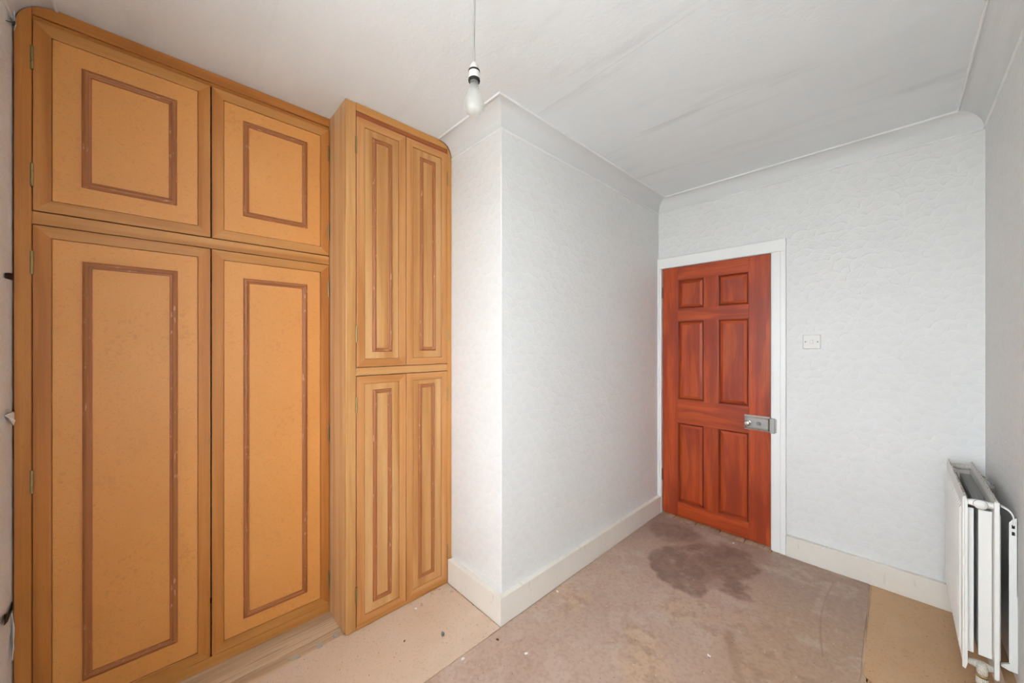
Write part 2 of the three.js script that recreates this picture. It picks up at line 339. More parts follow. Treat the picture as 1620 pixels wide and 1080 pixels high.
// coving: one mitred length per wall. dir along the wall, n = outward normal of the wall (into the room)
{
  const prof = [[0, 0.0935], [0.0035, 0.0935], [0.0035, 0.0865]];
  for (let k = 0; k <= 10; k++) { const a = Math.PI - (k / 10) * Math.PI / 2; prof.push([0.0035 + COVE * (1 + Math.cos(a)), 0.0865 - COVE * Math.sin(a) + 0.0]); }
  prof.push([0.0965, 0.0005], [0.0965, -0.002]);
  // from A to B along the wall; mA, mB: +1 when the length grows with the projection (external mitre), -1 internal, 0 square
  const run = (n, label, A, B, nx, nz, mA, mB) => {
    const dx = Math.sign(B[0] - A[0]), dz = Math.sign(B[1] - A[1]), P = [];
    const pt = (E, m, s, [pr, dr]) => [E[0] + nx * pr + s * m * dx * pr, HC - dr, E[1] + nz * pr + s * m * dz * pr];
    for (let k = 0; k + 1 < prof.length; k++) {
      const a = pt(A, mA, -1, prof[k]), b = pt(B, mB, 1, prof[k]), c = pt(B, mB, 1, prof[k + 1]), d = pt(A, mA, -1, prof[k + 1]);
      P.push(...a, ...c, ...b, ...a, ...d, ...c);
    }
    const g = new THREE.BufferGeometry(); g.setAttribute('position', new THREE.Float32BufferAttribute(P, 3)); g.computeVertexNormals();
    const cv = tag(mesh('trim_' + n, uvm(g, Math.abs(nx) ? 'z' : 'x'), M.cove), label, 'coving', S);
    for (const bead of [[[0, 0.0955], [0.0045, 0.0952], [0.0078, 0.0925], [0.0080, 0.0895], [0.0050, 0.0862], [0.0030, 0.0850]], [[0.0880, 0.0030], [0.0892, 0.0050], [0.0925, 0.0080], [0.0955, 0.0078], [0.0982, 0.0045], [0.0985, 0]]]) {
      const Q = [];
      for (let k = 0; k + 1 < bead.length; k++) { const a = pt(A, mA, -1, bead[k]), b = pt(B, mB, 1, bead[k]), c = pt(B, mB, 1, bead[k + 1]), d = pt(A, mA, -1, bead[k + 1]); Q.push(...a, ...c, ...b, ...a, ...d, ...c); }
      const bg = new THREE.BufferGeometry(); bg.setAttribute('position', new THREE.Float32BufferAttribute(Q, 3)); bg.computeVertexNormals();
      mesh('bead', uvm(bg, Math.abs(nx) ? 'z' : 'x'), M.bead, cv);
    }
  };
  run(2, 'short length of white coving above the narrow face of the chimney breast', [XT + 0.006, ZC], [XC, ZC], 0, 1, 0, 1);
  run(3, 'white coving along the long face of the chimney breast', [XC, ZC], [XC, ZD], 1, 0, 1, -1);
  run(4, 'white coving above the red door', [XC, ZD], [XR, ZD], 0, 1, -1, -1);
  run(5, 'white coving along the right-hand wall', [XR, ZD], [XR, ZF], -1, 0, -1, -1);
  run(6, 'white coving of the window wall at the top left corner', [XR, ZF], [XW - 0.1, ZF], 0, -1, -1, 0);
}
// skirting boards (square, top arris eased)
function skirt(name, label, x0, x1, z0, z1) { return tag(mesh(name, bx(x0, x1, -0.004, SK_H, z0, z1, Math.abs(x1 - x0) > Math.abs(z1 - z0) ? 'x' : 'z', 0.003, 2), M.skirt), label, 'skirting board', S); }
{
  const poly = (pts, name, label) => {
    const g = new THREE.ExtrudeGeometry(new THREE.Shape(pts.map(([x, z]) => new THREE.Vector2(x, -z))), { depth: SK_H + 0.001, bevelEnabled: true, bevelSize: 0.0025, bevelThickness: 0.0025, bevelOffset: -0.0025, bevelSegments: 2 });
    g.rotateX(-Math.PI / 2);
    tag(mesh(name, uvm(g, Math.abs(pts[1][0] - pts[0][0]) > 0.1 ? 'x' : 'z'), M.skirt), label, 'skirting board', S);
  };
  poly([[XT + 0.012, ZC], [XC, ZC], [XC + SK_T, ZC + SK_T], [XT + 0.006, ZC + SK_T]], 'baseboard_middle_front', 'cream skirting board on the narrow face of the chimney breast');
  poly([[XC, ZC], [XC, ZD + 0.02], [XC + SK_T, ZD + 0.02], [XC + SK_T, ZC + SK_T]], 'baseboard_middle_side', 'cream skirting board along the long face of the chimney breast');
  skirt('baseboard_back', 'cream skirting board right of the red door', -0.497, XR, ZD, ZD + SK_T);
  const br = skirt('baseboard_right', 'white skirting board with a bare brown top edge on the right wall behind the radiator', XR - SK_T, XR, ZD + SK_T, ZF);
  tag(mesh('bare_top', bx(XR - SK_T + 0.001, XR, SK_H - 0.002, SK_H + 0.003, ZD + SK_T, -2.12, 'z', 0.001), M.tanRight, br), 'bare brown top edge');
}

// ------------------------------------------------------------------ casing and red six-panel door
{
  const c = thing('trim_1', 'white painted casing around the red door', 'door casing', [(DX0 + DX1) / 2, -0.004, ZD], 0, S), cx = (DX0 + DX1) / 2;
  const X = (x) => x - cx;
  mesh('casing_board', [bx(X(XC) + 0.001, X(DX0) - 0.012, 0, 2.07, 0, 0.024, 'y', 0.003, 2), bx(X(DX0) - 0.014, X(DX0), 0, 1.992, -0.03, 0.016, 'y', 0.003, 2)], M.gloss, c);
  const e = -0.498;
  mesh('casing_board', [bx(X(DX1) + 0.010, X(e) - 0.030, 0, 1.993, 0, 0.019, 'y', 0.003, 2), bx(X(DX1) - 0.001, X(DX1) + 0.014, 0, 1.993, -0.05, 0.014, 'y', 0.003, 2), bx(X(e) - 0.031, X(e), 0, 1.993, 0, 0.0225, 'y', 0.004, 2)], M.gloss, c);
  mesh('casing_board', [bx(X(XC) + 0.001, X(e), 1.992, 2.0735, 0, 0.022, 'x', 0.004, 2)], M.gloss, c);
  const keep = mesh('lock_keep', [bx(X(-0.584), X(-0.556), 0.785, 0.884, 0.012, 0.036, 'y', 0.003, 2), bx(X(-0.562), X(-0.548), 0.789, 0.880, 0.012, 0.021, 'y', 0.002, 2)], M.chrome, c);
  tag(keep, 'silver box keep of the rim lock');

  const d = thing('door_1', 'red-brown stained six-panel wooden door with a silver rim lock', 'door', [cx, 0.006, ZD - 0.006], 0, S);
  const L = -1.3225, Rr = -0.5865, top = 1.981, T = -0.038;
  const cols = [[-1.203, -1.008], [-0.910, -0.714]], rows = [[0.118, 0.746], [0.930, 1.552], [1.650, 1.878]];
  mesh('stile', bx(X(L), X(cols[0][0]), 0, top, T, 0, 'y', 0.002), M.door, d);
  mesh('stile', bx(X(cols[1][1]), X(Rr), 0, top, T, 0, 'y', 0.002), M.door, d);
  const ry = [[0, rows[0][0]], [rows[0][1], rows[1][0]], [rows[1][1], rows[2][0]], [rows[2][1], top]];
  ry.forEach(([a, b]) => mesh('rail', bx(X(cols[0][0]), X(cols[1][1]), a, b, T, -0.0004, 'x', 0.001), M.door, d));
  rows.forEach(([a, b]) => mesh('muntin', bx(X(cols[0][1]), X(cols[1][0]), a, b, T, -0.0004, 'y', 0.001), M.door, d));
  for (const [a, b] of rows) for (const [x0, x1] of cols) {
    // moulded edge falling to a groove, then a bevel rising to the raised field
    const edge = mitred(X(x0), X(x1), a, b, [[0, -0.0004], [0.004, -0.001], [0.012, -0.009], [0.014, -0.0125]]);
    const pan = mesh('panel', [...mitred(X(x0), X(x1), a, b, [[0.013, -0.0125], [0.030, -0.0045], [0.032, -0.0035]]), bx(X(x0) + 0.0315, X(x1) - 0.0315, a + 0.0315, b - 0.0315, -0.02, -0.0035, 'y', 0.0002)].map((g) => { g.deleteAttribute('normal'); g.computeVertexNormals(); return g; }), M.door, d);
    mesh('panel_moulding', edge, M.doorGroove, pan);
  }
  // rim lock
  const lock = tag(mesh('lock', [bx(X(-0.739), X(-0.589), 0.774, 0.876, 0, 0.004, 'x', 0.001), bx(X(-0.733), X(-0.592), 0.781, 0.869, 0.004, 0.014, 'x', 0.003, 2)], M.chrome, d), 'silver rim lock case');
  const lathe = (pts, n = 24) => { const g = new THREE.LatheGeometry(pts.map((q) => new THREE.Vector2(...q)), n); g.rotateX(Math.PI / 2); return g; };
  mitred(X(-0.733), X(-0.592), 0.781, 0.869, [[0, 0.010], [0.001, 0.020], [0.003, 0.0225], [0.008, 0.0225], [0.011, 0.013]]).forEach((g) => mesh('rim', g, M.polished, lock));
  const kn = mesh('knob', lathe([[0, 0.052], [0.009, 0.0515], [0.016, 0.048], [0.0195, 0.042], [0.018, 0.036], [0.011, 0.031], [0.008, 0.026], [0.009, 0.021], [0.016, 0.0195]]), M.polished, lock); kn.position.set(X(-0.713), 0.822, 0);
  const sn = mesh('snib', [lathe([[0, 0.027], [0.008, 0.027], [0.012, 0.024], [0.013, 0.0195]]), bx(-0.002, 0.002, -0.009, 0.009, 0.026, 0.034, 'y', 0.001)].map((g) => { const q = g.index ? g.toNonIndexed() : g; return q; }), M.chrome, lock); sn.position.set(X(-0.650), 0.825, 0);
  for (const y of [1.79, 0.305]) mesh('hinge', [bx(X(L) - 0.009, X(L) - 0.0035, y - 0.045, y + 0.045, -0.004, 0.004, 'y', 0.001), (() => { const g = new THREE.CylinderGeometry(0.0045, 0.0045, 0.09, 10); g.translate(X(L) - 0.002, y, 0.005); return g.toNonIndexed(); })()], M.screw, d);
}

// ------------------------------------------------------------------ fitted wardrobe and tall cupboard (local x runs away from the window, local z into the room)
const hingeGeo = (() => {
  const k = []; for (let i = 0; i < 3; i++) { const g = new THREE.CylinderGeometry(0.0042, 0.0042, 0.0255, 10); g.translate(0, -0.0265 + i * 0.0265, 0.0035); k.push(g.toNonIndexed()); }
  k.push(uvm(new THREE.BoxGeometry(0.010, 0.078, 0.0016).translate(0, 0, 0.0002))); return mergeGeometries(k);
})();
// one door leaf: sheet with mitred lipping, applied moulding and hinges. rect in local coordinates
function leaf(root, name, label, [a0, a1, b0, b1], [ma0, ma1, mb0, mb1], lip, mw, front, mats, hinges) {
  const gi = lip + 0.0016, base = mesh(name, [bx(a0 + gi, a1 - gi, b0 + gi, b1 - gi, front - 0.010, front, 'y', 0.0008), bx(a0 + 0.001, a1 - 0.001, b0 + 0.001, b1 - 0.001, front - 0.018, front - 0.006, 'y', 0)], mats.sheet, root);
  if (label) base.userData.label = label;
  mitred(a0, a1, b0, b1, [[0, front - 0.018], [0, front + 0.0028], [0.001, front + 0.0034], [lip - 0.0015, front + 0.0034], [lip, front + 0.0022], [lip, front - 0.0065]]).forEach((g, k) => mesh('lipping', g, mats.lip[k % 2], base));
  const p = mw < 0.022 ? [[0, 0], [0.0005, 0.004], [mw * 0.2, 0.0085], [mw * 0.42, 0.0105], [mw * 0.55, 0.008], [mw * 0.62, 0.0045], [mw * 0.8, 0.0055], [mw * 0.97, 0.0035], [mw, 0]]
    : [[0, 0], [0.0005, 0.0045], [mw * 0.16, 0.0065], [mw * 0.3, 0.0088], [mw * 0.48, 0.0096], [mw * 0.62, 0.0085], [mw * 0.7, 0.006], [mw * 0.95, 0.0045], [mw, 0]];
  mitred(ma0, ma1, mb0, mb1, p, front).forEach((g) => mesh('moulding', g, mats.mould, base));
  for (const [x, y] of hinges) { const h = mesh('hinge', hingeGeo, M.brass, base); h.position.set(x, y, front + 0.001); }
}
{
  const c0 = 0.127, A = (z) => -z - c0;      // world z -> local x
  const w = thing('wardrobe', 'wide built-in honey-coloured wardrobe with four panelled doors, left of the tall cupboard', 'wardrobe', [XW, -0.004, -c0], Math.PI / 2);
  const l = A(ZF - 0.004), r = A(ZS + 0.002), Y = 0.004, FT = -0.024;
  // stile, its head scribed around the coving
  const sh = new THREE.Shape(), sx = A(0.3255), cov = 0.0965;
  sh.moveTo(l, 0); sh.lineTo(sx, 0); sh.lineTo(sx, HC + Y - 0.0475);
  const cx = l + 0.089, cy = HC + Y - 0.089;
  { const a1 = Math.atan2(Math.sqrt(Math.max(0, 0.086 ** 2 - (sx - cx) ** 2)), sx - cx); sh.lineTo(sx, cy + 0.086 * Math.sin(a1)); for (let k = 1; k <= 8; k++) { const a = a1 + (Math.PI - a1) * k / 8; sh.lineTo(cx + 0.086 * Math.cos(a), cy + 0.086 * Math.sin(a)); } }
  sh.lineTo(l, cy - 0.008);
  const ex = { depth: 0.022, bevelEnabled: true, bevelSize: 0.0012, bevelThickness: 0.0012, bevelOffset: -0.0012, bevelSegments: 1 };
  const st = new THREE.ExtrudeGeometry(sh, ex); st.translate(0, 0, FT + 0.0012);
  mesh('stile', uvm(st), M.honeyDeep, w);
  // head rail, its left end following the coving
  const hr = new THREE.Shape(), a1 = Math.acos((sx - cx) / 0.086);
  hr.moveTo(sx + 0.0006, 2.4965 + Y); hr.lineTo(r, 2.4965 + Y); hr.lineTo(r, HC + Y - 0.0015);
  hr.lineTo(cx + 0.004, HC + Y - 0.0015); for (let k = 0; k <= 5; k++) { const a = Math.PI / 2 + (a1 - Math.PI / 2) * k / 5; hr.lineTo(cx + 0.086 * Math.cos(a), cy + 0.086 * Math.sin(a)); }
  const hg = new THREE.ExtrudeGeometry(hr, ex); hg.translate(0, 0, FT + 0.0012);
  mesh('head_rail', uvm(hg, 'x'), M.honeyDeep, w);
  mesh('fillet', bx(sx, r, 2.479 + Y, 2.496 + Y, FT, -0.006, 'x', 0.002), M.honeyDeep, w);
  mesh('middle_rail', bx(sx, r, 1.7855 + Y, 1.8285 + Y, FT, 0, 'x', 0.0015), M.honey, w);
  mesh('bottom_rail', bx(sx, r, 0, 0.040 + Y, FT, 0, 'x', 0.0015), M.honey, w);
  const lo = 0.043 + Y, mt = { sheet: M.sheet, lip: [M.honey, M.honeyDeep], mould: M.mould };
  const x1 = sx + 0.0025, xm0 = A(-0.1425), xm1 = A(-0.1475), x2 = r - 0.002;
  const hl = A(0.3245), hrx = r - 0.0055;
  leaf(w, 'door', 'upper left wardrobe door, nearly square', [x1, xm0, 1.832 + Y, 2.477 + Y], [A(0.216), A(-0.038), 1.940 + Y, 2.367 + Y], 0.040, 0.0245, -0.001, mt, [[hl, 2.347 + Y], [hl, 1.950 + Y]]);
  leaf(w, 'door', 'upper right wardrobe door, nearly square', [xm1, x2, 1.832 + Y, 2.477 + Y], [A(-0.256), A(-0.515), 1.951 + Y, 2.378 + Y], 0.040, 0.0225, -0.001, mt, [[hrx, 2.357 + Y], [hrx, 1.954 + Y]]);
  leaf(w, 'door', 'tall lower left wardrobe door', [x1, xm0, lo, 1.782 + Y], [A(0.214), A(-0.040), 0.165 + Y, 1.674 + Y], 0.040, 0.0245, 0.001, mt, [[hl, 1.653 + Y], [hl, 0.911 + Y], [hl, 0.17 + Y]]);
  leaf(w, 'door', 'tall lower right wardrobe door', [xm1, x2, lo, 1.782 + Y], [A(-0.257), A(-0.515), 0.145 + Y, 1.672 + Y], 0.040, 0.0225, -0.001, mt, [[hrx, 1.660 + Y], [hrx, 0.916 + Y], [hrx, 0.168 + Y]]);
}
{
  const c0 = -0.919, A = (z) => -z + c0;
  const t = thing('tall_cupboard', 'narrow tall honey-coloured cupboard standing forward between wardrobe and chimney breast', 'cupboard', [XT, -0.004, c0], Math.PI / 2);
  const Y = 0.004, l = A(ZS), r = A(ZC + 0.0015), FT = -0.024, il = A(-0.6685), ir = A(-1.1865);
  mesh('side_panel', bx(l, l + 0.020, 0, HC + Y - 0.002, XW - XT - 0.03, FT + 0.0005, 'y', 0.0015), M.pale, t);
  mesh('stile', bx(l, il, 0, HC + Y - 0.002, FT, 0, 'y', 0.004, 2), M.straw, t);
  // right stile and head rail are scribed to the coving
  const ex = { depth: 0.022, bevelEnabled: true, bevelSize: 0.0012, bevelThickness: 0.0012, bevelOffset: -0.0012, bevelSegments: 1 };
  const cx = r - 0.0875, cy = HC + Y - 0.089, rad = 0.086, am = Math.acos((ir - cx) / rad);
  const sr = new THREE.Shape(); sr.moveTo(ir, 0); sr.lineTo(r, 0); sr.lineTo(r, cy - 0.006); sr.lineTo(cx + rad, cy - 0.006);
  for (let k = 0; k <= 6; k++) { const a = am * k / 6; sr.lineTo(cx + rad * Math.cos(a), cy + rad * Math.sin(a)); }
  const sg = new THREE.ExtrudeGeometry(sr, ex); sg.translate(0, 0, FT + 0.0012); mesh('stile', uvm(sg), M.honey, t);
  const hr = new THREE.Shape(); hr.moveTo(il, 2.5005 + Y); hr.lineTo(ir - 0.0005, 2.5005 + Y);
  for (let k = 0; k <= 6; k++) { const a = am + (Math.PI / 2 - am) * k / 6; hr.lineTo(cx + rad * Math.cos(a), Math.max(2.5005 + Y, cy + rad * Math.sin(a))); }
  hr.lineTo(cx - 0.004, HC + Y - 0.0015); hr.lineTo(il, HC + Y - 0.0015);
  const hg = new THREE.ExtrudeGeometry(hr, ex); hg.translate(0, 0, FT + 0.0012); mesh('head_rail', uvm(hg, 'x'), M.honey, t);
  tag(mesh('fillet', bx(il, ir, 2.475 + Y, 2.5 + Y, FT, -0.004, 'x', 0.001), M.red, t), 'dark red-brown fillet strip under the head rail');
  mesh('middle_rail', bx(il, ir, 1.223 + Y, 1.2615 + Y, FT, 0, 'x', 0.0015), M.straw, t);
  mesh('bottom_rail', bx(il, ir, 0, 0.0135 + Y, FT, 0, 'x', 0.0015), M.honey, t);
  const mt = { sheet: M.slim, lip: [M.lipTall, M.lipTall], mould: M.mould }, ml = mt;
  const x1 = il + 0.002, xm0 = A(-0.9265), xm1 = A(-0.9295), x2 = ir - 0.002, hl = il + 0.0005, hr2 = ir - 0.0005;
  leaf(t, 'door', 'upper left cupboard door', [x1, xm0, 1.2645 + Y, 2.4735 + Y], [A(-0.748), A(-0.850), 1.338 + Y, 2.401 + Y], 0.039, 0.0205, -0.001, mt, [[hl, 2.334 + Y], [hl, 1.424 + Y]]);
  leaf(t, 'door', 'upper right cupboard door', [xm1, x2, 1.2645 + Y, 2.4735 + Y], [A(-1.011), A(-1.108), 1.341 + Y, 2.398 + Y], 0.038, 0.0205, -0.001, mt, [[hr2, 2.332 + Y], [hr2, 1.428 + Y]]);
  leaf(t, 'door', 'lower left cupboard door with pale scuffs', [x1, xm0, 0.0165 + Y, 1.220 + Y], [A(-0.750), A(-0.847), 0.098 + Y, 1.150 + Y], 0.038, 0.0205, 0.000, ml, [[hl, 1.083 + Y], [hl, 0.170 + Y]]);
  leaf(t, 'door', 'lower right cupboard door with pale scuffs', [xm1, x2, 0.0165 + Y, 1.220 + Y], [A(-1.000), A(-1.100), 0.100 + Y, 1.158 + Y], 0.038, 0.0205, -0.001, ml, [[hr2, 1.087 + Y], [hr2, 0.178 + Y]]);
}

// ------------------------------------------------------------------ sheets on the floor
function sheet(name, label, pts, m) {
  const g = new THREE.ExtrudeGeometry(new THREE.Shape(pts.map(([x, z]) => new THREE.Vector2(x, -z))), { depth: 0.0042, bevelEnabled: false });
  g.rotateX(-Math.PI / 2); g.translate(0, -0.0042, 0);
  const q = uvm(g, 'z');
  return tag(mesh(name, q, m), label, 'hardboard sheet');
}
function ragged(a, b, n, amp, seed) { const r = rng(seed), o = []; for (let k = 0; k <= n; k++) { const t = k / n; o.push([a[0] + (b[0] - a[0]) * t + (k && k < n ? (r() - 0.5) * amp : 0), a[1] + (b[1] - a[1]) * t + (k && k < n ? (r() - 0.5) * amp : 0)]); } return o; }
sheet('hardboard_sheet', 'large brown hardboard sheet with a dark stain in front of the red door', [...ragged([-1.3205, 0.34], [-1.3205, -1.18], 60, 0.003, 1), ...ragged([-1.3235, -1.19], [-1.3235, -2.925], 20, 0.002, 2), ...ragged([-1.30, -2.920], [-0.56, -2.914], 40, 0.010, 3), [-0.50, -2.930], ...ragged([-0.49, -2.929], [-0.106, -2.929], 16, 0.003, 4), ...ragged([-0.106, -2.92], [-0.1, 0.34], 90, 0.003, 5)], M.brownBoard);
sheet('hardboard_sheet', 'tan hardboard sheet beside the wardrobe and below the tall cupboard', [...ragged([-1.790, 0.34], [-1.808, -0.612], 30, 0.003, 6), [-1.786, -0.628], ...ragged([-1.786, -0.64], [-1.786, -1.18], 12, 0.003, 7), [-1.325, -1.182], ...ragged([-1.3255, -1.18], [-1.3255, 0.34], 60, 0.003, 8)], M.tanLeft);
sheet('hardboard_sheet', 'tan hardboard sheet in the far corner beneath the radiator', [...ragged([-0.098, -2.928], [-0.096, -2.115], 40, 0.004, 9), [-0.082, -2.10], [-0.066, -2.085], ...ragged([-0.05, -2.09], [0.280, -2.075], 14, 0.003, 10), [0.283, -2.928]], M.tanRight);
sheet('hardboard_sheet', 'tan hardboard sheet with a crumbled corner, butted to the one under the radiator', [...ragged([0.281, -2.070], [-0.05, -2.084], 14, 0.003, 12), [-0.075, -2.078], [-0.094, -2.07], ...ragged([-0.094, -2.06], [-0.092, 0.34], 40, 0.003, 11), [0.283, 0.34]], M.tanRight);

// ------------------------------------------------------------------ pendant lamp
{
  const p = thing('pendant_lamp', 'bare unlit bulb in a white lampholder hanging from a white flex', 'pendant lamp', [-0.8916, HC, -0.6877]);
  const lathe = (pts, n = 32) => new THREE.LatheGeometry(pts.map(([r, y]) => new THREE.Vector2(r, y - HC)), n);
  const ros = mesh('ceiling_rose', lathe([[0, HC - 0.0005], [0.042, HC - 0.0005], [0.042, HC - 0.008], [0.036, HC - 0.018], [0.014, HC - 0.024], [0.008, HC - 0.028], [0.003, HC - 0.029]]), M.plastic, p);
  const crv = new THREE.CatmullRomCurve3([[0, -0.026, 0], [0.0012, -0.12, 0], [-0.001, -0.22, 0.0005], [0, -0.306, 0]].map((q) => new THREE.Vector3(...q)));
  mesh('flex', new THREE.TubeGeometry(crv, 24, 0.0032, 8), M.flex, p);
  const hold = mesh('lampholder', lathe([[0.0035, 2.240], [0.006, 2.238], [0.0125, 2.228], [0.0150, 2.216], [0.0155, 2.2135]]), M.holder, p);
  mesh('collar_ring', lathe([[0.0140, 2.2137], [0.0172, 2.2137], [0.0176, 2.2115], [0.0172, 2.2095], [0.014, 2.2095]]), M.black, hold);
  mesh('lampholder_skirt', lathe([[0.0150, 2.2095], [0.0165, 2.2085], [0.0170, 2.190], [0.0172, 2.1865], [0.0150, 2.1855]]), M.holder, hold);
  mesh('shade_ring', lathe([[0.0140, 2.187], [0.0176, 2.187], [0.0180, 2.1835], [0.0172, 2.180], [0.0138, 2.1795]]), M.black, hold);
  const pts = [[0.0128, 2.184], [0.0130, 2.172], [0.0132, 2.168]];
  mesh('bulb_cap', lathe(pts), M.chrome, p);
  const prof = [[0.0131, 2.169], [0.0150, 2.162], [0.0190, 2.150], [0.0240, 2.136], [0.0285, 2.122], [0.0300, 2.112], [0.0290, 2.099], [0.0245, 2.0885], [0.0160, 2.0815], [0.0075, 2.0785], [0, 2.078]];
  const sp = new THREE.SplineCurve(prof.map((q) => new THREE.Vector2(...q))).getPoints(40).map((q) => [Math.max(0, q.x), q.y]);
  tag(mesh('bulb', lathe(sp, 48), M.bulb, p), 'pearly glass bulb');
}

// ------------------------------------------------------------------ light switch
{
  const s = thing('light_switch', 'square white single light switch on the wall right of the door', 'light switch', [-0.369, 1.3905, ZD]);
  const e = 0.0445;
  mesh('switch_plate', [bx(-e + 0.004, e - 0.004, -e + 0.004, e - 0.004, 0, 0.006), ...mitred(-e, e, -e, e, [[0, 0], [0, 0.0065], [0.004, 0.0095], [0.0045, 0.0095]]), bx(-e + 0.0044, e - 0.0044, -e + 0.0044, e - 0.0044, 0.004, 0.0095, 'y', 0)].map((g) => { g.deleteAttribute('normal'); g.computeVertexNormals(); return g; }), M.plastic, s);
  const rk = mesh('rocker', bx(-0.0075, 0.0075, -0.0125, 0.0125, 0.008, 0.0135, 'y', 0.0015, 2), M.plastic, s); rk.rotation.x = 0.09;
  for (const x of [-0.0302, 0.0302]) { const g = new THREE.CylinderGeometry(0.0036, 0.0036, 0.002, 16); g.rotateX(Math.PI / 2); g.translate(x, 0, 0.0098); mesh('screw', g, M.screw, s); }
}

// ------------------------------------------------------------------ radiator
{
  const zc = -2.526, x0 = 0.172, yb = 0.146, H = 0.657, W = 0.642;
  const r = thing('radiator', 'white double-panel radiator hung on the right-hand wall', 'radiator', [x0, yb, zc]);
  // pressed steel panel: flutes between flat edges; faces -x at local x = 0
  const panel = (depth, side) => {
    const cols = [], n = 19, m = 0.026; cols.push([-W / 2, 0]);
    for (let k = 0; k < n; k++) for (const [f, h] of [[0.0, 0], [0.18, 0], [0.34, 1], [0.72, 1], [0.88, 0]]) cols.push([-W / 2 + m + (W - 2 * m) * (k + f) / n, h]);
    cols.push([W / 2, 0]);
    const rows = [[0, 0], [0.022, 0], [0.045, 0.0], [0.062, 1], [H - 0.062, 1], [H - 0.045, 0], [H - 0.022, 0], [H, 0]];
    const lipAt = (y) => (y < 0.03 || y > H - 0.03 ? 1 : 0), P = [];
    const vert = (c, w, s) => { const lip = lipAt(w[0]) , mid = depth / 2, half = lip ? (w[0] === 0 || w[0] === H ? 0.0016 : depth / 2 - 0.001) : depth / 2 - 0.001 + (s === side ? 0.0062 * c[1] * w[1] : 0); return [mid - s * half, w[0], c[0]]; };
    for (const s of [1, -1]) for (let i = 0; i + 1 < cols.length; i++) for (let j = 0; j + 1 < rows.length; j++) {
      const a = vert(cols[i], rows[j], s), b = vert(cols[i + 1], rows[j], s), c = vert(cols[i + 1], rows[j + 1], s), d = vert(cols[i], rows[j + 1], s);
      s > 0 ? P.push(...a, ...b, ...c, ...a, ...c, ...d) : P.push(...a, ...c, ...b, ...a, ...d, ...c);
    }
    for (const i of [0, cols.length - 1]) for (let j = 0; j + 1 < rows.length; j++) { const a = vert(cols[i], rows[j], 1), b = vert(cols[i], rows[j], -1), c = vert(cols[i], rows[j + 1], -1), d = vert(cols[i], rows[j + 1], 1); P.push(...a, ...b, ...c, ...a, ...c, ...d); }
    const g = new THREE.BufferGeometry(); g.setAttribute('position', new THREE.Float32BufferAttribute(P, 3)); g.computeVertexNormals();
    return uvm(g);
  };
  mesh('front_panel', panel(0.0145, 1), M.radiator, r);
  const bp = mesh('back_panel', panel(0.0145, -1), M.radiator, r); bp.position.x = 0.0735;
  // seam strips down the near ends
  for (const [x, dx] of [[0.0005, 0.006], [0.0745, 0.0125]]) mesh('end_seam', bx(x, x + dx, 0.004, H - 0.004, W / 2 - 0.004, W / 2 + 0.004, 'y', 0.002, 2), M.radiator, r);
  // convector fins: a square wave of folded sheet fixed behind each panel, closed by an end plate
  const fins = (xa, xb, ya, yc) => {
    const pts = [], n = 24; for (let k = 0; k < n; k++) { const a = -W / 2 + 0.03 + (W - 0.06) * k / n, b = a + (W - 0.06) / n * 0.5; pts.push([xa, a], [xb, a + 0.002], [xb, b], [xa, b + 0.002]); }
    const P = []; for (let k = 0; k + 1 < pts.length; k++) { const [p, q] = [pts[k], pts[k + 1]]; P.push(p[0], ya, p[1], q[0], ya, q[1], q[0], yc, q[1], p[0], ya, p[1], q[0], yc, q[1], p[0], yc, p[1]); }
    const g = new THREE.BufferGeometry(); g.setAttribute('position', new THREE.Float32BufferAttribute(P, 3)); g.computeVertexNormals(); return uvm(g);
  };
  for (const [xa, xb] of [[0.0150, 0.0310], [0.0735, 0.0410]]) {
    const f = mesh('convector', fins(xa, xb, 0.06, H - 0.055), M.dusty, r);
    mesh('end_plate', bx(Math.min(xa, xb), Math.max(xa, xb), 0.055, H - 0.052, W / 2 - 0.034, W / 2 - 0.030, 'y', 0.002, 2), M.radiator, f);
  }
  // connecting tubes top and bottom at both ends, slightly swollen
  const tube = (y, z, m) => {
    const g = new THREE.LatheGeometry([[0.0001, 0.010], [0.0095, 0.010], [0.0105, 0.020], [0.0130, 0.028], [0.0145, 0.038], [0.0145, 0.050], [0.0125, 0.062], [0.0110, 0.070], [0.0105, 0.080], [0.0001, 0.080]].map((q) => new THREE.Vector2(...q)), 20);
    g.rotateZ(-Math.PI / 2); g.translate(0, y, z); mesh('connecting_tube', g, m, r);
  };
  tube(H - 0.026, W / 2 - 0.018, M.radiator); tube(H - 0.026, -W / 2 + 0.018, M.grubby); tube(0.026, W / 2 - 0.018, M.grubby); tube(0.026, -W / 2 + 0.018, M.grubby);
  const cap = (pts) => { const g = new THREE.LatheGeometry(pts.map((q) => new THREE.Vector2(...q)), 24); g.rotateX(Math.PI / 2); return g; };
  for (const x of [0.00725, 0.08075]) mesh('top_seam', bx(x - 0.0022, x + 0.0022, H - 0.004, H + 0.0012, -W / 2, W / 2, 'z', 0.001), M.grubby, r);
  mesh('washer', cap([[0.012, 0.0165], [0.0182, 0.0165], [0.0182, 0.0120], [0.012, 0.0120]]), M.dusty, r).position.set(0.044, H - 0.026, W / 2 - 0.020);
  const plug = mesh('blanking_plug', cap([[0, 0.026], [0.008, 0.0255], [0.0125, 0.022], [0.0130, 0.0195], [0.0165, 0.019], [0.0168, 0.0165], [0.012, 0.006]]), M.plastic, r); plug.position.set(0.044, H - 0.026, W / 2 - 0.020);
  // valve and its pipe at the near bottom corner
  const vz = W / 2 - 0.006, vx = 0.047, vl = (pts, x, z) => { const g = new THREE.LatheGeometry(pts.map((q) => new THREE.Vector2(...q)), 20); g.translate(x, 0, z); return g; };
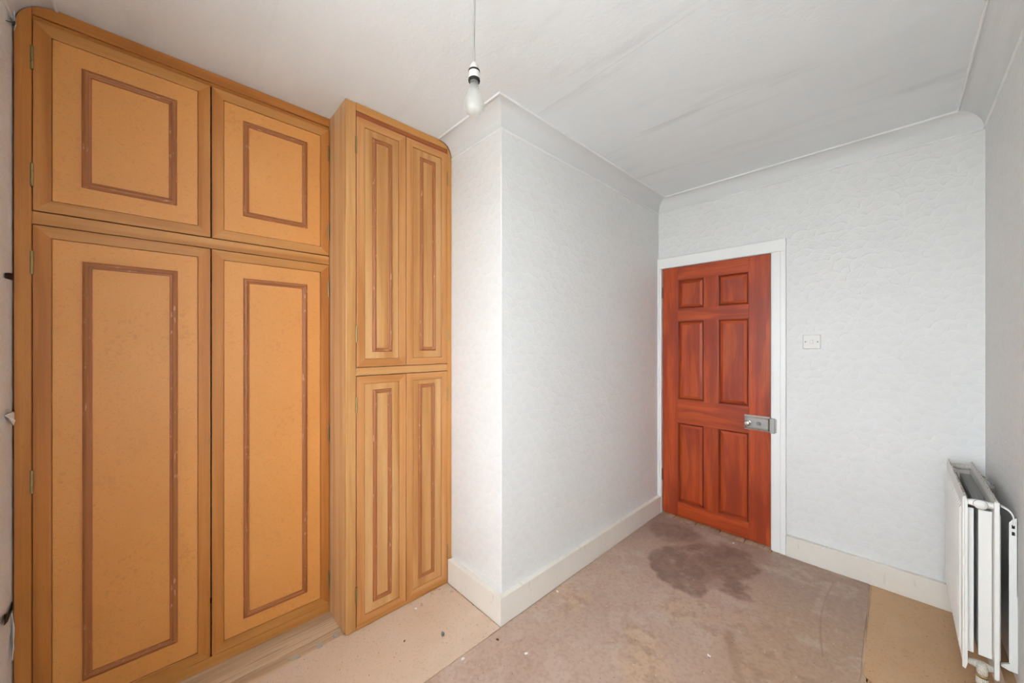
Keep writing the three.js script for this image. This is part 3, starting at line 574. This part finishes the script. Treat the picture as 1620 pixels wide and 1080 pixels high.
  const v = mesh('valve', [vl([[0.0001, 0.046], [0.009, 0.045], [0.0125, 0.038], [0.014, 0.024], [0.0135, 0.010], [0.0105, 0.004], [0.0105, -0.012], [0.0001, -0.012]], vx, vz + 0.012).toNonIndexed(), (() => { const g = new THREE.CylinderGeometry(0.010, 0.010, 0.034, 16); g.rotateX(Math.PI / 2); g.translate(vx, 0.026, vz + 0.002); return g.toNonIndexed(); })()], M.grubby, r);
  mesh('brass_ring', vl([[0.010, 0.007], [0.0148, 0.007], [0.0152, 0.002], [0.0148, -0.003], [0.010, -0.003]], vx, vz + 0.012), M.brass, v);
  mesh('valve_nut', vl([[0.0001, -0.004], [0.0135, -0.004], [0.0155, -0.008], [0.0155, -0.028], [0.0135, -0.034], [0.0105, -0.040], [0.0001, -0.040]], vx, vz + 0.012), M.grubby, v);
  mesh('pipe', vl([[0.0001, -0.036], [0.0080, -0.036], [0.0080, -yb + 0.0005], [0.0001, -yb + 0.0005]], vx, vz + 0.012), M.copper, v);
}
// wall brackets: a slotted flange with a curved hook arm
function bracket(label, z, dark) {
  const b = thing('radiator_bracket', label, 'bracket', [XR, 0.175, z], 0);
  const sh = new THREE.Shape([[-0.0005, 0], [-0.018, 0], [-0.0195, 0.02], [-0.0195, 0.545], [-0.010, 0.562], [-0.0005, 0.566]].map((q) => new THREE.Vector2(...q)));
  for (const y of [0.50, 0.525]) sh.holes.push(new THREE.Path([[-0.0135, y], [-0.0135, y + 0.014], [-0.0075, y + 0.014], [-0.006, y + 0.010], [-0.006, y]].map((q) => new THREE.Vector2(...q))));
  const fl = new THREE.ExtrudeGeometry(sh, { depth: 0.002, bevelEnabled: false });
  const m = dark ? M.grubby : M.radiator;  // the far bracket takes a darker, mottled material
  mesh('flange', [uvm(fl), bx(-0.002, -0.0002, 0, 0.565, -0.03, 0.002, 'y', 0)], m, b);
  mesh('slot_back', bx(-0.0145, -0.005, 0.495, 0.545, -0.004, -0.001, 'y', 0), M.black, b);
  // upper hook, swept strip
  const c = new THREE.CatmullRomCurve3([[-0.010, 0.540, 0], [-0.012, 0.575, 0], [-0.022, 0.592, 0], [-0.031, 0.598, 0], [-0.0375, 0.601, 0]].map((q) => new THREE.Vector3(...q)));
  const pts = c.getPoints(16), P = [];
  const quad = (a, q, d, e) => P.push(...a, ...q, ...d, ...a, ...d, ...e);
  for (let k = 0; k + 1 < pts.length; k++) { const [p, q] = [pts[k], pts[k + 1]], t = 0.0022, w = 0.012; const top = (s, zz) => [s.x + t * 0.6, s.y + t, zz], bot = (s, zz) => [s.x - t * 0.6, s.y - t, zz];
    quad(top(p, -w), top(p, w), top(q, w), top(q, -w)); quad(bot(p, w), bot(p, -w), bot(q, -w), bot(q, w)); quad(top(p, w), bot(p, w), bot(q, w), top(q, w)); quad(bot(p, -w), top(p, -w), top(q, -w), bot(q, -w)); }
  const g = new THREE.BufferGeometry(); g.setAttribute('position', new THREE.Float32BufferAttribute(P, 3)); g.computeVertexNormals();
  mesh('hook', uvm(g), m, b);
  const ls = new THREE.Shape([[-0.018, 0.004], [-0.0375, 0.010], [-0.0375, 0.018], [-0.018, 0.030]].map((q) => new THREE.Vector2(...q)));
  mesh('rest', uvm(new THREE.ExtrudeGeometry(ls, { depth: 0.010, bevelEnabled: false })), m, b);
}
bracket('white slotted wall bracket at the near end of the radiator', -2.255, false);
bracket('darker wall bracket at the far end of the radiator', -2.70, true);

// ------------------------------------------------------------------ torn paper and oddments on the window wall, left of the wardrobe
function flap(name, label, category, pts, m, curl = 0.012, thick = 0.0012) {
  // pts: [x, y, lift] outline fan with its own curl away from the wall
  const P = [], c = pts.reduce((s, q) => [s[0] + q[0] / pts.length, s[1] + q[1] / pts.length, s[2] + q[2] / pts.length], [0, 0, 0]);
  const at = (q, t) => [q[0] - c[0], q[1] - c[1], -(0.0012 + q[2] * curl) - t];
  for (let k = 0; k < pts.length; k++) {
    const a = pts[k], b = pts[(k + 1) % pts.length];
    P.push(...at(c, thick), ...at(b, thick), ...at(a, thick), ...at(c, 0), ...at(a, 0), ...at(b, 0), ...at(a, 0), ...at(a, thick), ...at(b, thick), ...at(a, 0), ...at(b, thick), ...at(b, 0));
  }
  const g = new THREE.BufferGeometry(); g.setAttribute('position', new THREE.Float32BufferAttribute(P, 3)); g.computeVertexNormals();
  const o = mesh(name, uvm(g), m); o.position.set(c[0], c[1], ZF);
  return tag(o, label, category);
}
flap('tape_strip', 'short black strip stuck on the wall at mid height left of the wardrobe', 'tape', [[-2.014, 1.588, 0], [-1.975, 1.586, 0.3], [-1.935, 1.584, 0.5], [-1.93, 1.600, 0.5], [-1.975, 1.607, 0.2], [-2.014, 1.611, 0]], M.black, 0.004);
flap('wallpaper_flap', 'curled white wallpaper tear halfway down the wall left of the wardrobe', 'wallpaper', [[-2.014, 1.152, 0.4], [-1.955, 1.160, 1], [-1.918, 1.154, 0.3], [-1.94, 1.142, 0.6], [-1.962, 1.115, 1], [-1.985, 1.128, 1], [-2.005, 1.112, 0.4]], M.paperTorn, 0.012);
flap('tape_strip', 'dark slanting strip low on the wall left of the wardrobe', 'tape', [[-2.014, 0.527, 0], [-1.95, 0.520, 0.5], [-1.905, 0.540, 1], [-1.90, 0.508, 1], [-1.95, 0.494, 0.5], [-2.014, 0.500, 0]], M.black, 0.006);
flap('wallpaper_flap', 'ragged white wallpaper tear lowest on the wall left of the wardrobe', 'wallpaper', [[-2.014, 0.488, 0], [-2.004, 0.470, 0.5], [-2.006, 0.44, 0.8], [-1.985, 0.40, 1], [-1.975, 0.352, 1], [-1.99, 0.345, 0.6], [-2.002, 0.375, 0.8], [-2.014, 0.37, 0]], M.paperTorn, 0.008);
flap('wallpaper_flap', 'torn flap of wallpaper under the coving beside the curved wardrobe head', 'wallpaper', [[-2.012, 2.445, 0.1], [-1.985, 2.452, 0.6], [-1.955, 2.448, 0.9], [-1.962, 2.425, 1], [-1.985, 2.418, 0.8], [-2.008, 2.412, 0.3]], M.paperTorn, 0.016);
{
  const h = thing('screw_eye', 'small dark metal screw eye in the wall just below the coving', 'hook', [-1.956, 2.408, ZF]);
  const t = new THREE.TorusGeometry(0.006, 0.0016, 8, 20); t.rotateY(0.5); t.translate(0, 0, -0.016); mesh('eye', t, M.screw, h);
  const s = new THREE.CylinderGeometry(0.0016, 0.0016, 0.012, 8); s.rotateX(Math.PI / 2); s.translate(0, 0, -0.0055); mesh('shank', s, M.screw, h);
}

// ------------------------------------------------------------------ scraps on the floor
function scrap(name, label, category, x, z, size, m, seed, h = 0.35, y = 0) {
  const r = rng(seed), n = name === 'lino_scrap' ? 5 : 7, sh = new THREE.Shape();
  for (let k = 0; k < n; k++) { const a = k / n * Math.PI * 2, d = size * (0.55 + 0.6 * r()), px = Math.cos(a) * d * 1.25, py = Math.sin(a) * d * 0.8; k ? sh.lineTo(px, py) : sh.moveTo(px, py); }
  const g = new THREE.ExtrudeGeometry(sh, { depth: size * h, bevelEnabled: true, bevelSize: size * 0.12, bevelThickness: size * 0.1, bevelSegments: 1 });
  g.rotateX(-Math.PI / 2); g.translate(0, size * 0.1 + 0.0002, 0);
  const o = mesh(name, uvm(g, 'z'), m); o.position.set(x, y, z); o.rotation.y = r() * 6;
  return tag(o, label, category);
}
M.lino = std({ color: new THREE.Color('#b3a898'), roughness: 0.8 });
M.verdigris = std({ color: new THREE.Color('#6f8078'), roughness: 0.7 });
M.rust = std({ color: new THREE.Color('#7d5334'), roughness: 0.8 });
M.flake = std({ color: new THREE.Color('#f0eeea'), roughness: 0.7 });
scrap('debris', 'small grey-green crumpled scrap on the tan sheet in front of the cupboard', 'debris', -1.482, -0.955, 0.009, M.verdigris, 31, 0.9);
scrap('debris', 'brown crumb beside the joint of the tan and brown sheets near the chimney corner', 'debris', -1.280, -1.124, 0.006, M.rust, 32, 0.7);
scrap('paint_flake', 'small white paint flake close under the tall cupboard doors', 'paint flake', -1.722, -0.948, 0.006, M.flake, 33);
scrap('paint_flake', 'white paint flake lying on the joint between the tan and brown sheets', 'paint flake', -1.305, -0.946, 0.008, M.flake, 34);
scrap('paint_flake', 'round white paint spot on the brown sheet just past the chimney corner', 'paint flake', -1.136, -1.165, 0.008, M.flake, 35, 0.15);
scrap('paint_flake', 'white paint flake against the skirting of the long chimney face', 'paint flake', -1.300, -1.585, 0.006, M.flake, 36);
scrap('paint_flake', 'white paint flake lying apart on the brown sheet, in front of the dark stain', 'paint flake', -0.572, -1.743, 0.007, M.flake, 37, 0.2);
scrap('paint_flake', 'pale paint flake nearest the red door', 'paint flake', -0.777, -2.850, 0.006, M.flake, 38);
scrap('debris', 'dark brown speck on the tan sheet midway between cupboard and joint', 'debris', -1.571, -0.807, 0.005, M.rust, 39, 0.5);
scrap('lino_scrap', 'grey scrap of old lino at the front foot of the tall cupboard', 'lino scrap', -1.832, -0.590, 0.017, M.lino, 41, 0.1, -0.0042);
scrap('lino_scrap', 'larger grey lino remnant along the edge of the tan sheet', 'lino scrap', -1.822, -0.515, 0.020, M.lino, 42, 0.08, -0.0042);
scrap('lino_scrap', 'grey lino remnant on the floorboard, the one furthest from the tall cupboard', 'lino scrap', -1.824, -0.42, 0.018, M.lino, 43, 0.08, -0.0042);

renderer.render(scene, camera);
